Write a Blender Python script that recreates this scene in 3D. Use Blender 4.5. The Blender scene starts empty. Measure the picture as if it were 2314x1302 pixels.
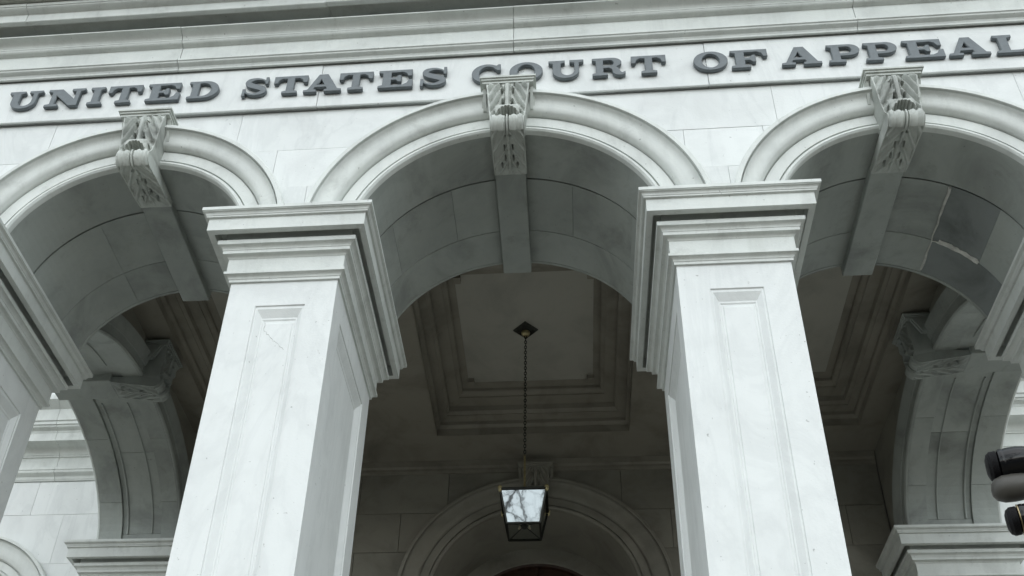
import bpy, bmesh, math, random
from mathutils import Vector, Matrix, noise
random.seed(7)
S = bpy.context.scene
PI = math.pi
GZ = 9.117                      # height of the capitals' top above the street; builders below use z relative to it

# ------------------------------------------------------------------ camera, sky, sun, exposure
cam = bpy.data.cameras.new('camera'); camo = bpy.data.objects.new('camera', cam)
S.collection.objects.link(camo); S.camera = camo
right = Vector((0.99568565, 0.08679471, 0.03281403)); up = Vector((0.02214455, -0.56568441, 0.82432443))
fwd = Vector((-0.09010938, 0.82004135, 0.56516588))
m = Matrix((right, up, -fwd)).transposed().to_4x4(); m.translation = Vector((0.53296, -6.62698, -7.51711 + GZ))
camo.matrix_world = m
cam.sensor_width = 36; cam.lens = 36 * 2387.37 / 2314
cam.shift_x = (1157 - 1070.97) / 2314; cam.shift_y = (1086.42 - 651) / 2314
cam.clip_start = 0.05; cam.clip_end = 2000

SUN_EL, SUN_AZ = math.radians(46), math.radians(2)     # high soft light from the street side
w = bpy.data.worlds.new('World'); S.world = w; w.use_nodes = True
nt = w.node_tree; nt.nodes.clear()
sky = nt.nodes.new('ShaderNodeTexSky'); sky.sky_type = 'NISHITA'; sky.sun_disc = False
sky.sun_elevation = SUN_EL; sky.sun_rotation = math.radians(180) - SUN_AZ
sky.air_density = 1.0; sky.dust_density = 0.3; sky.ozone_density = 1.0
hs_ = nt.nodes.new('ShaderNodeHueSaturation'); hs_.inputs['Hue'].default_value = 0.46; hs_.inputs['Saturation'].default_value = 0.32   # overcast: the blue is veiled
bg = nt.nodes.new('ShaderNodeBackground'); bg.inputs['Strength'].default_value = 0.15
wo = nt.nodes.new('ShaderNodeOutputWorld')
nt.links.new(sky.outputs[0], hs_.inputs['Color']); nt.links.new(hs_.outputs[0], bg.inputs['Color']); nt.links.new(bg.outputs[0], wo.inputs[0])
sl = bpy.data.lights.new('sun', 'SUN'); sl.energy = 0.7; sl.angle = math.radians(88); sl.color = (1.0, 1.0, 0.98)
so = bpy.data.objects.new('sun', sl); S.collection.objects.link(so)
sd = Vector((math.sin(SUN_AZ) * math.cos(SUN_EL), -math.cos(SUN_AZ) * math.cos(SUN_EL), math.sin(SUN_EL)))
so.rotation_euler = sd.to_track_quat('Z', 'Y').to_euler(); so.location = (0, -30, 40)
S.view_settings.view_transform = 'Standard'; S.view_settings.look = 'None'
S.view_settings.exposure = 0.87; S.view_settings.gamma = 1.0
S.render.resolution_x = 1024; S.render.resolution_y = 576
S.render.engine = 'CYCLES'

# ------------------------------------------------------------------ materials
def nmat(name):
    mt = bpy.data.materials.new(name); mt.use_nodes = True
    n = mt.node_tree.nodes; l = mt.node_tree.links
    return mt, n, l, n['Principled BSDF']
def ramp(n, pts):
    r = n.new('ShaderNodeValToRGB'); cr = r.color_ramp
    while len(cr.elements) < len(pts): cr.elements.new(0.5)
    for e, (p, c) in zip(cr.elements, pts):
        e.position = p; e.color = (*c, 1) if len(c) == 3 else c
    return r
def noi(n, l, co, scale, detail=5, rough=0.55, dist=0.0):
    t = n.new('ShaderNodeTexNoise'); t.inputs['Scale'].default_value = scale; t.inputs['Detail'].default_value = detail
    t.inputs['Roughness'].default_value = rough; t.inputs['Distortion'].default_value = dist
    l.new(co, t.inputs['Vector']); return t
def mixc(n, l, fac, a, b, mode='MIX'):
    x = n.new('ShaderNodeMix'); x.data_type = 'RGBA'; x.blend_type = mode
    if isinstance(fac, float): x.inputs[0].default_value = fac
    else: l.new(fac, x.inputs[0])
    for i, v in ((6, a), (7, b)):
        if isinstance(v, tuple): x.inputs[i].default_value = (*v, 1)
        else: l.new(v, x.inputs[i])
    return x.outputs[2]
def stone(name, base, cloud=0.10, vein=0.10, grime=0.25, rnd=0.06, grimecol=(0.10, 0.10, 0.075), rough=0.6, streak=0.12, bump=0.12):
    """weathered white marble: clouds, grey veins, vertical run-off streaks, soot specks, a shade of its own for each block"""
    mt, n, l, b = nmat(name)
    tc = n.new('ShaderNodeTexCoord').outputs['Object']
    oi = n.new('ShaderNodeObjectInfo')
    off = n.new('ShaderNodeVectorMath'); off.operation = 'ADD'
    sc = n.new('ShaderNodeVectorMath'); sc.operation = 'SCALE'; sc.inputs['Scale'].default_value = 37.0
    cmb = n.new('ShaderNodeCombineXYZ')
    for i in range(3): l.new(oi.outputs['Random'], cmb.inputs[i])
    l.new(cmb.outputs[0], sc.inputs[0]); l.new(tc, off.inputs[0]); l.new(sc.outputs[0], off.inputs[1])
    co = off.outputs[0]
    c1 = noi(n, l, co, 1.3, 6, 0.6, 0.6)
    dk = tuple(v * (1 - cloud * 2.2) for v in base); lt = tuple(min(1, v * (1 + cloud * 0.6)) for v in base)
    r1 = ramp(n, [(0.30, dk), (0.52, base), (0.75, lt)]); l.new(c1.outputs['Fac'], r1.inputs[0])
    # veins: thin band where a warped noise crosses its middle
    mp = n.new('ShaderNodeMapping'); mp.inputs['Rotation'].default_value = (0.4, 0.7, 0.5); mp.inputs['Scale'].default_value = (1.0, 1.0, 0.35)
    l.new(co, mp.inputs[0])
    v1 = noi(n, l, mp.outputs[0], 1.1, 7, 0.62, 1.6)
    rv = ramp(n, [(0.455, (0, 0, 0)), (0.497, (1, 1, 1)), (0.503, (1, 1, 1)), (0.56, (0, 0, 0))]); l.new(v1.outputs['Fac'], rv.inputs[0])
    vm = n.new('ShaderNodeMath'); vm.operation = 'MULTIPLY'; vm.inputs[1].default_value = vein; l.new(rv.outputs[0], vm.inputs[0])
    col = mixc(n, l, vm.outputs[0], r1.outputs[0], (0.28, 0.30, 0.31))
    # run-off streaks
    ms = n.new('ShaderNodeMapping'); ms.inputs['Scale'].default_value = (7.0, 7.0, 0.35); l.new(co, ms.inputs[0])
    s1 = noi(n, l, ms.outputs[0], 1.0, 5, 0.65)
    rs = ramp(n, [(0.50, (0, 0, 0)), (0.78, (1, 1, 1))]); l.new(s1.outputs['Fac'], rs.inputs[0])
    sm = n.new('ShaderNodeMath'); sm.operation = 'MULTIPLY'; sm.inputs[1].default_value = streak; l.new(rs.outputs[0], sm.inputs[0])
    col = mixc(n, l, sm.outputs[0], col, (0.24, 0.25, 0.21))
    # soot patches
    g1 = noi(n, l, co, 3.1, 9, 0.72, 0.3)
    rg = ramp(n, [(0.55, (0, 0, 0)), (0.74, (1, 1, 1))]); l.new(g1.outputs['Fac'], rg.inputs[0])
    gm = n.new('ShaderNodeMath'); gm.operation = 'MULTIPLY'; gm.inputs[1].default_value = grime; l.new(rg.outputs[0], gm.inputs[0])
    col = mixc(n, l, gm.outputs[0], col, grimecol)
    # specks
    p1 = noi(n, l, co, 26, 2, 0.5)
    rp = ramp(n, [(0.73, (0, 0, 0)), (0.77, (1, 1, 1))]); l.new(p1.outputs['Fac'], rp.inputs[0])
    pm = n.new('ShaderNodeMath'); pm.operation = 'MULTIPLY'; pm.inputs[1].default_value = 0.45; l.new(rp.outputs[0], pm.inputs[0])
    col = mixc(n, l, pm.outputs[0], col, (0.12, 0.115, 0.10))
    # shade of its own for each object
    rr = n.new('ShaderNodeMapRange'); rr.inputs['To Min'].default_value = 1 - rnd; rr.inputs['To Max'].default_value = 1 + rnd
    l.new(oi.outputs['Random'], rr.inputs['Value'])
    hv = n.new('ShaderNodeHueSaturation'); l.new(col, hv.inputs['Color']); l.new(rr.outputs[0], hv.inputs['Value'])
    l.new(hv.outputs[0], b.inputs['Base Color'])
    fr = noi(n, l, co, 45, 6, 0.65)
    rro = n.new('ShaderNodeMapRange'); rro.inputs['To Min'].default_value = rough - 0.1; rro.inputs['To Max'].default_value = rough + 0.15
    l.new(c1.outputs['Fac'], rro.inputs['Value']); l.new(rro.outputs[0], b.inputs['Roughness'])
    bp = n.new('ShaderNodeBump'); bp.inputs['Strength'].default_value = bump; bp.inputs['Distance'].default_value = 0.02
    l.new(fr.outputs['Fac'], bp.inputs['Height']); l.new(bp.outputs[0], b.inputs['Normal'])
    b.inputs['Specular IOR Level'].default_value = 0.35
    return mt
def plain(name, col, rough=0.5, metal=0.0, var=0.2, scale=8, spec=0.5, bump=0.0):
    mt, n, l, b = nmat(name)
    tc = n.new('ShaderNodeTexCoord').outputs['Object']
    t = noi(n, l, tc, scale, 6, 0.6)
    r = ramp(n, [(0.3, tuple(v * (1 - var) for v in col)), (0.7, tuple(min(1, v * (1 + var)) for v in col))])
    l.new(t.outputs['Fac'], r.inputs[0]); l.new(r.outputs[0], b.inputs['Base Color'])
    b.inputs['Roughness'].default_value = rough; b.inputs['Metallic'].default_value = metal; b.inputs['Specular IOR Level'].default_value = spec
    if bump:
        bp = n.new('ShaderNodeBump'); bp.inputs['Strength'].default_value = bump; bp.inputs['Distance'].default_value = 0.01
        t2 = noi(n, l, tc, scale * 6, 4); l.new(t2.outputs['Fac'], bp.inputs['Height']); l.new(bp.outputs[0], b.inputs['Normal'])
    return mt
M = {}
M['marble'] = stone('washed_white_marble', (0.755, 0.775, 0.762), cloud=0.035, vein=0.08, grime=0.015, rnd=0.015, streak=0.05)
M['block'] = stone('white_marble_ashlar', (0.745, 0.765, 0.752), cloud=0.05, vein=0.10, grime=0.04, rnd=0.035, streak=0.05)
M['mould'] = stone('moulded_marble', (0.68, 0.705, 0.675), cloud=0.07, vein=0.07, grime=0.26, rnd=0.03, streak=0.16)
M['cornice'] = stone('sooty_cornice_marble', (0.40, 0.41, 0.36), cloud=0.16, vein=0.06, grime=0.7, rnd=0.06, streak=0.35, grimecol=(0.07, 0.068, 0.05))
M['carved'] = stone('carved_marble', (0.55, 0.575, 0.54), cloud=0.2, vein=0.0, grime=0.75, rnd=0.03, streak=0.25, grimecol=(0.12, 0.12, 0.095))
M['soffit'] = stone('grey_soffit_marble', (0.385, 0.41, 0.385), cloud=0.17, vein=0.12, grime=0.4, rnd=0.06, streak=0.12, grimecol=(0.16, 0.16, 0.13))  # greyer, darker base tone than the front marble
M['slate'] = stone('blue_grey_soffit_marble', (0.25, 0.27, 0.265), cloud=0.2, vein=0.2, grime=0.2, rnd=0.06, streak=0.0)
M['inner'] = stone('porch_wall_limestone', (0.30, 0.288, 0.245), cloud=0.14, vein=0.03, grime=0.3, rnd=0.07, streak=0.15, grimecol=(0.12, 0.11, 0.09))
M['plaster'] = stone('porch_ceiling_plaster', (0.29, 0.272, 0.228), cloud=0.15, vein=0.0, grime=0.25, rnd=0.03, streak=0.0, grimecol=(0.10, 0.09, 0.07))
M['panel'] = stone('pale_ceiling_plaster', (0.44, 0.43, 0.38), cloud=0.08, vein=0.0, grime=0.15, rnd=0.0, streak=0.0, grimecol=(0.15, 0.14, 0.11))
M['joint'] = plain('joint_mortar', (0.16, 0.155, 0.14), 0.9)
M['mortar_light'] = plain('light_joint_mortar', (0.42, 0.42, 0.40), 0.9, var=0.35, scale=3)
M['mortar_pale'] = plain('pale_mortar', (0.62, 0.62, 0.58), 0.9, var=0.3)
M['letter'] = plain('grey_blue_metal', (0.125, 0.145, 0.155), 0.42, 0.0, 0.12, 6)
M['bronze'] = plain('dark_bronze', (0.032, 0.034, 0.028), 0.45, 0.6, 0.3, 14)
M['brass'] = plain('aged_brass', (0.42, 0.36, 0.20), 0.35, 0.9, 0.3, 20)
M['candle'] = plain('candle_sleeve', (0.55, 0.5, 0.36), 0.6)
M['black'] = plain('black_enamel', (0.004, 0.0042, 0.005), 0.12, 0.0, 0.2, 10, spec=0.35)
M['rubber'] = plain('black_ribbed_rubber', (0.006, 0.0055, 0.0065), 0.6, 0.0, 0.3, 30, spec=0.2, bump=0.3)
M['greyshell'] = plain('grey_matte_shell', (0.06, 0.056, 0.048), 0.5, 0.0, 0.15, 10)
M['steel'] = plain('galvanised_pole', (0.22, 0.24, 0.24), 0.45, 0.6, 0.2, 10)
M['gold'] = plain('gilt_ring', (0.34, 0.28, 0.17), 0.4, 1.0, 0.2, 20)
M['door'] = plain('dark_brown_wood', (0.045, 0.022, 0.014), 0.4, 0.0, 0.4, 9)
M['bark'] = plain('grey_brown_bark', (0.07, 0.058, 0.047), 0.9, 0.0, 0.35, 4)
M['asphalt'] = plain('asphalt', (0.05, 0.05, 0.052), 0.85, 0.0, 0.25, 3, bump=0.3)
M['paving'] = plain('warm_brown_paving', (0.135, 0.118, 0.092), 0.85, 0.0, 0.12, 1.2, bump=0.2)  # unseen paving, its brown chosen to warm the bounce light on the undersides
M['paint'] = plain('white_road_paint', (0.75, 0.75, 0.72), 0.7)
M['granite'] = plain('granite_step', (0.24, 0.225, 0.20), 0.7, 0.0, 0.15, 30)
M['earth'] = plain('ground_earth', (0.16, 0.15, 0.13), 0.95, 0.0, 0.2, 0.2)
mt, n_, l_, b_ = nmat('mirrored_lantern_glass')       # glass pane made a metal mirror to brighten its reflection of sky and tree
b_.inputs['Metallic'].default_value = 1.0; b_.inputs['Roughness'].default_value = 0.03; b_.inputs['Base Color'].default_value = (0.21, 0.225, 0.23, 1)
tcc = n_.new('ShaderNodeTexCoord').outputs['Object']; tn = noi(n_, l_, tcc, 5, 2)
bp_ = n_.new('ShaderNodeBump'); bp_.inputs['Strength'].default_value = 0.04; bp_.inputs['Distance'].default_value = 0.01
l_.new(tn.outputs['Fac'], bp_.inputs['Height']); l_.new(bp_.outputs[0], b_.inputs['Normal']); M['mirror'] = mt
mt, n_, l_, b_ = nmat('window_glass'); b_.inputs['Base Color'].default_value = (0.02, 0.025, 0.03, 1); b_.inputs['Roughness'].default_value = 0.06; M['glass'] = mt
mt, n_, l_, b_ = nmat('clear_dusty_glass'); b_.inputs['Base Color'].default_value = (0.7, 0.75, 0.75, 1); b_.inputs['Roughness'].default_value = 0.08
b_.inputs['Transmission Weight'].default_value = 1.0; b_.inputs['IOR'].default_value = 1.1; M['clear'] = mt

# ------------------------------------------------------------------ mesh helpers
def obj(name, vs, fs, mat, parent=None, smooth=None, dz=GZ, bevel=0.0):
    me = bpy.data.meshes.new(name)
    me.from_pydata([(x, y, z + dz) for x, y, z in vs], [], fs)
    bm = bmesh.new(); bm.from_mesh(me)
    bmesh.ops.remove_doubles(bm, verts=bm.verts, dist=1e-5)
    bmesh.ops.recalc_face_normals(bm, faces=bm.faces)
    if bevel:
        es = [e for e in bm.edges if len(e.link_faces) == 2 and e.calc_face_angle(0) > 0.6]
        bmesh.ops.bevel(bm, geom=es, offset=bevel, segments=1, affect='EDGES', clamp_overlap=True)
    if smooth is not None:
        for f in bm.faces: f.smooth = True
        for e in bm.edges:
            if len(e.link_faces) == 2 and e.calc_face_angle(0) > smooth: e.smooth = False
    bm.to_mesh(me); bm.free()
    me.materials.append(M[mat] if isinstance(mat, str) else mat)
    o = bpy.data.objects.new(name, me); S.collection.objects.link(o)
    if parent: o.parent = parent
    return o
def empty(name, loc, label, cat, group=None):
    o = bpy.data.objects.new(name, None); S.collection.objects.link(o); o.location = loc
    o['label'] = label; o['category'] = cat
    if group: o['group'] = group
    return o
class G:
    def __init__(s): s.v = []; s.f = []
    def add(s, vs, fs):
        k = len(s.v); s.v += [tuple(p) for p in vs]; s.f += [tuple(i + k for i in f) for f in fs]; return s
    def box(s, x0, x1, y0, y1, z0, z1):
        return s.add([(x0,y0,z0),(x1,y0,z0),(x1,y1,z0),(x0,y1,z0),(x0,y0,z1),(x1,y0,z1),(x1,y1,z1),(x0,y1,z1)],
                     [(0,3,2,1),(4,5,6,7),(0,1,5,4),(1,2,6,5),(2,3,7,6),(3,0,4,7)])
    def loops(s, rings, closed=True, cap0=False, cap1=False):
        n = len(rings[0]); vs = [p for r in rings for p in r]; fs = []
        for i in range(len(rings) - 1):
            for j in range(n if closed else n - 1):
                k = (j + 1) % n; fs.append((i*n+j, i*n+k, (i+1)*n+k, (i+1)*n+j))
        if cap0: fs.append(tuple(range(n))[::-1])
        if cap1: fs.append(tuple((len(rings)-1)*n + j for j in range(n)))
        return s.add(vs, fs)
    def tube(s, pts, rads, n=8, cap=True):
        rings = []
        for i, p in enumerate(pts):
            p = Vector(p); a = Vector(pts[max(0, i-1)]); b = Vector(pts[min(len(pts)-1, i+1)])
            d = (b - a).normalized(); u = d.orthogonal().normalized() if i == 0 else (u - d * u.dot(d)).normalized()
            w_ = d.cross(u); r = rads[i] if hasattr(rads, '__len__') else rads
            rings.append([p + (u * math.cos(t) + w_ * math.sin(t)) * r for t in (2*PI*k/n for k in range(n))])
        return s.loops(rings, True, cap, cap)
    def lathe(s, c, axis, prof, n=24):
        a = Vector(axis).normalized(); u = a.orthogonal().normalized(); w_ = a.cross(u); c = Vector(c)
        return s.loops([[c + a * h + (u * math.cos(t) + w_ * math.sin(t)) * r for t in (2*PI*k/n for k in range(n))] for r, h in prof], True, True, True)
    def make(s, name, mat, parent=None, **k): return obj(name, s.v, s.f, mat, parent, **k)
def rect_sweep(x0, x1, y0, y1, prof):
    """moulding profile (out, z) taken round a rectangle with mitred corners"""
    g = G(); g.loops([[(x0-o, y0-o, z), (x1+o, y0-o, z), (x1+o, y1+o, z), (x0-o, y1+o, z)] for o, z in prof], True, True, True); return g
def curve(a, b, n=5, kind='ovolo'):
    """points from a to b following a quarter moulding"""
    r = []
    for i in range(n + 1):
        t = i / n; q = t * PI / 2
        if kind == 'ovolo': u, v = math.sin(q), 1 - math.cos(q)
        elif kind == 'cove': u, v = 1 - math.cos(q), math.sin(q)
        else: u, v = t - math.sin(2*PI*t)*0.11, t + math.sin(2*PI*t)*0.11
        r.append((a[0] + (b[0]-a[0])*u, a[1] + (b[1]-a[1])*v))
    return r

# ------------------------------------------------------------------ layout (metres; x along the front, y into the building)
HS, YS, YB = 0.49, 0.034, 1.73          # inner pillar half width, front and back face
PX = 1.993                              # inner pillar centre
PI0, PI1 = 5.05, 6.25                   # corner pier inner and outer face
T = 1.685                               # thickness of the arcade wall
ARCH = [(-3.656, 1.205, 1.633, -0.2517), (0.0, 1.4547, 1.894, -0.2613), (3.656, 1.205, 1.633, -0.2517)]
ZFB, ZFT = 1.72, 2.40                   # frieze
ZC, D = 1.93, 6.58                      # porch ceiling, porch back wall
FLOOR = -7.9

# ------------------------------------------------------------------ setting: ground, road, pavement
def struct(o): o['kind'] = 'structure'; return o
struct(G().add([(-600,-600,-0.16),(600,-600,-0.16),(600,600,-0.16),(-600,600,-0.16)], [(0,1,2,3)]).make('ground', 'earth', dz=0))
struct(G().box(-90, 90, -9.0, 30, -0.15, 0.0).make('pavement', 'paving', dz=0, bevel=0.01))
struct(G().add([(-90,-20,-0.13),(90,-20,-0.13),(90,-9.0,-0.13),(-90,-9.0,-0.13)], [(0,1,2,3)]).make('road', 'asphalt', dz=0))
struct(G().box(-90, 90, -40, -20, -0.15, 0.0).make('far_pavement', 'paving', dz=0, bevel=0.01))
for k in range(-7, 8):
    struct(G().add([(k*6-1.5,-14.6,-0.126),(k*6+1.5,-14.6,-0.126),(k*6+1.5,-14.45,-0.126),(k*6-1.5,-14.45,-0.126)], [(0,1,2,3)]).make('lane_marking', 'paint', dz=0))

# ------------------------------------------------------------------ the courthouse
CH = empty('courthouse', (0, 0, 0), 'white marble courthouse with an arcaded porch of square pillars and carved keystones', 'building')

# podium and steps
pod = G().box(-7.2, 7.2, -0.9, 6.55, 0.012, GZ + FLOOR).make('podium', 'granite', CH, dz=0, bevel=0.02)
for k in range(7):
    zt = (GZ + FLOOR) * (7 - k) / 8
    G().box(-5.0, 5.0, -0.904 - 0.33*(k+1) + (0.0 if k else 0.0), -0.904 - 0.33*k, 0.012, zt).make('step', 'granite', pod, dz=0, bevel=0.012)

# ---- pillars
CAP = [(-0.05, -0.70), (0.020, -0.70), (0.020, -0.672), (0.026, -0.668)] + curve((0.028, -0.662), (0.066, -0.634), 5, 'cove') + [(0.066, -0.605), (0.05, -0.598), (0.05, -0.442)] \
    + [(0.054, -0.440)] + curve((0.056, -0.438), (0.096, -0.414), 5, 'cove') + [(0.101, -0.412), (0.101, -0.376)] + curve((0.106, -0.374), (0.148, -0.336), 6, 'cove') + [(0.152, -0.310), (0.152, -0.290), (0.095, -0.286), (0.095, -0.105), (0.182, -0.105), (0.184, -0.246), (0.24, -0.246), (0.24, -0.098), (0.262, -0.095), (0.262, -0.080), (0.266, -0.077)] \
    + curve((0.268, -0.077), (0.294, -0.046), 4, 'cove') + [(0.294, -0.040), (0.302, -0.038), (0.302, 0.0), (-0.05, 0.0)]
def nested(g, o, u, n, loops):
    """rings of a recessed panel on the face through o, u across, z up, n outward: loops of (u0, u1, z0, z1, depth)"""
    rings = []
    for u0, u1, z0, z1, d in loops:
        rings.append([o + u*a + Vector((0,0,b)) - n*d for a, b in ((u0,z0),(u1,z0),(u1,z1),(u0,z1))])
    g.loops(rings, True, False, True)
def shaft(name, x0, x1, y0, y1, faces):
    g = G(); zt, zb = -0.69, FLOOR + 0.45
    for side, o, u, n, wd in (('f', (x0,y0), (1,0), (0,-1), x1-x0), ('r', (x1,y0), (0,1), (1,0), y1-y0), ('b', (x1,y1), (-1,0), (0,1), x1-x0), ('l', (x0,y1), (0,-1), (-1,0), y1-y0)):
        O = Vector((*o, 0)); U = Vector((*u, 0)); N = Vector((*n, 0))
        L = [(0, wd, zb, zt, 0.0)]
        if side in faces:
            mg = 0.265; h0, h1 = zb + 0.3, -0.985
            for ins, d in ((0.0, 0.0), (0.004, 0.012), (0.02, 0.012), (0.065, 0.05), (0.075, 0.05), (0.083, 0.058), (0.098, 0.058), (0.104, 0.05)):
                L.append((mg+ins, wd-mg-ins, h0+ins, h1-ins*1.7, d))
        nested(g, O, U, N, L)
    return g.make(name, 'marble', CH, smooth=None, bevel=0.0)
BASE = [(-0.05, FLOOR-0.002), (0.16, FLOOR-0.002), (0.16, FLOOR+0.2), (0.13, FLOOR+0.22)] + curve((0.13, FLOOR+0.22), (0.04, FLOOR+0.36), 5, 'cyma') + [(0.03, FLOOR+0.38), (0.03, FLOOR+0.46), (-0.05, FLOOR+0.46)]
def pillar(name, x0, x1, y0, y1, faces, label=None):
    s = shaft(name, x0, x1, y0, y1, faces)
    rect_sweep(x0, x1, y0, y1, CAP).make('capital', 'mould', s, smooth=0.5)
    rect_sweep(x0, x1, y0, y1, BASE).make('base', 'mould', s, smooth=0.5)
    if label: s['label'] = label
    return s
for c in (-PX, PX):
    pl_ = pillar('pillar', c-HS, c+HS, YS, YB, 'flr')
    if c < 0:                               # hairline crack under the panel's head, two small chips
        for pts in ([(-2.114,.084,-1.138),(-2.109,.084,-1.228),(-2.067,.084,-1.298),(-2.01,.084,-1.362),(-1.957,.084,-1.406),(-1.886,.084,-1.496)], [(-1.595,.034,-1.527),(-1.58,.034,-1.556),(-1.566,.034,-1.579)]):
            pts = [tuple(a[k]+(b[k]-a[k])*q/4 + (random.uniform(-.009,.009) if k != 1 else 0) for k in range(3)) for a, b in zip(pts[:-1], pts[1:]) for q in range(4)]
            G().tube(pts, [random.uniform(0.0008, 0.0028) for _ in pts], 5).make('crack', 'mortar_light', pl_)
for s in (-1, 1):
    x0, x1 = sorted((s*PI0, s*PI1))
    pillar('corner_pier', x0, x1, YS, YB, 'flrb')
    pillar('wall_pilaster', x0, x1, 5.82, 6.75, 'f')

# ---- arcade wall: core, ashlar blocks
def zlow(x, arcs, z0):
    z = z0
    for cx, r, zc in arcs:
        if abs(x - cx) < r: z = max(z, zc + math.sqrt(r*r - (x-cx)**2))
    return z
def cols(xa, xb, arcs, n=14):
    xs = {xa, xb} | {xa + (xb-xa)*i/n for i in range(n+1)}
    for cx, r, zc in arcs:
        for q in range(-20, 21):
            x = cx + r*math.sin(q/20*PI/2)
            if xa < x < xb: xs.add(x)
    xs = sorted(xs); out = [xs[0]]
    for x in xs[1:]:
        if x - out[-1] > 1e-4: out.append(x)
    return out
def arch_parts(*a):
    parts = []
    class One(G):
        def loops(s, *q): parts.append(G().loops(*q))
    arch_piece(One(), *a); return parts
def arch_piece(g, xa, xb, z0, z1, y0, y1, arcs):
    """slab xa..xb, z0..z1, y0..y1 with the arches cut out of its lower side"""
    xs = cols(xa, xb, arcs); run = []
    def flush(r):
        if len(r) < 2: return
        rings = [[(x, y0, a), (x, y1, a), (x, y1, z1), (x, y0, z1)] for x, a in r]
        g.loops(rings, True, True, True)
    for x in xs:
        a = zlow(x, arcs, z0)
        if a < z1 - 0.004: run.append((x, a))
        else:
            if run and run[-1][1] < z1 - 0.0035: run.append((x, z1 - 0.003)); flush(run)
            run = [(x, z1 - 0.003)]
    if any(a < z1 - 0.0035 for _, a in run): flush(run)
core_arcs = [(c, ri + 0.235, zc) for c, ri, re, zc in ARCH]
g = G(); arch_piece(g, -6.2, 6.2, 0.003, 3.0, 0.035, T-0.005, core_arcs)
spw = g.make('arcade_wall', 'mortar_light', CH)
ext = [(c, re - 0.02, zc) for c, ri, re, zc in ARCH]
courses = [(0.003, 0.555), (0.555, 1.11), (1.11, 1.722)]
joints = [[-6.25, -4.9, -1.93, 2.07, 5.1, 6.25], [-6.25, -5.3, -2.3, -1.55, 1.7, 2.45, 5.2, 6.25], [-6.25, -4.75, -2.75, -0.62, 0.62, 2.6, 4.9, 6.25]]
for (za, zb_), js in zip(courses, joints):
    for xa, xb in zip(js[:-1], js[1:]):
        g = G(); dy = random.uniform(-0.003, 0.002)
        for g in arch_parts(xa+0.0018, xb-0.0018, za+0.002, zb_-0.002, 0.0+dy, 0.05, ext): g.make('ashlar_block', 'block', spw)
# inner face cladding of the arcade wall (faces the porch)
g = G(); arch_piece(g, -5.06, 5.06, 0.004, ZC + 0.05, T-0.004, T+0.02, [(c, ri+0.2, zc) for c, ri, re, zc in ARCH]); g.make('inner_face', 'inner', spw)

# ---- arches
def archivolt_prof(Ri, Re):
    return [(Ri, 0.02), (Ri, -0.006), (Ri+0.006, -0.03), (Ri+0.022, -0.046), (Ri+0.04, -0.046), (Ri+0.054, -0.032), (Ri+0.056, 0.0), (Ri+0.068, 0.0), (Ri+0.069, -0.036), (Ri+0.185, -0.04), (Ri+0.186, -0.005), (Ri+0.197, -0.005), (Ri+0.198, -0.056),
            (Ri+0.20, -0.062)] + [(Ri+0.20+(Re-0.065-Ri-0.20)*u, -0.062-0.115*v) for u, v in curve((0,0),(1,1),7,'cyma')] + [(Re-0.064, -0.135), (Re-0.054, -0.135), (Re-0.053, -0.185), (Re-0.05, -0.195), (Re-0.012, -0.195), (Re, -0.185), (Re, 0.03)]
def sweep_arc(prof, fn, n=72):
    g = G(); g.loops([[fn(r, yy, i/n) for r, yy in prof] for i in range(n+1)], True, True, True); return g
def circ(cx, zc, r, t, z0=0.003):
    a0 = math.asin(max(-1, min(1, (z0 - zc)/r))); a = a0 + (PI - 2*a0) * t
    return cx - r*math.cos(a), zc + r*math.sin(a)
def voussoirs(parent, pt, rings, mats, thick=0.22):
    """soffit stones: pt(t, depth_out) gives (h, z); rings: (d0, d1, [t joints], recess); the mapping to x/y is done by pt3"""
    for d0, d1, ts, rec in rings:
        for k, (ta, tb) in enumerate(zip(ts[:-1], ts[1:])):
            g = G(); n = max(3, int((tb-ta)*44)); e = 0.0004; j = random.uniform(0, 0.003) + rec
            sec = []
            for i in range(n+1):
                t = ta + e + (tb-ta-2*e)*i/n
                sec.append([pt(t, j, d0+0.003), pt(t, j, d1-0.003), pt(t, thick, d1-0.003), pt(t, thick, d0+0.003)])
            g.loops(sec, True, True, True)
            g.make('voussoir', mats(d0, k), parent)

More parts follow.
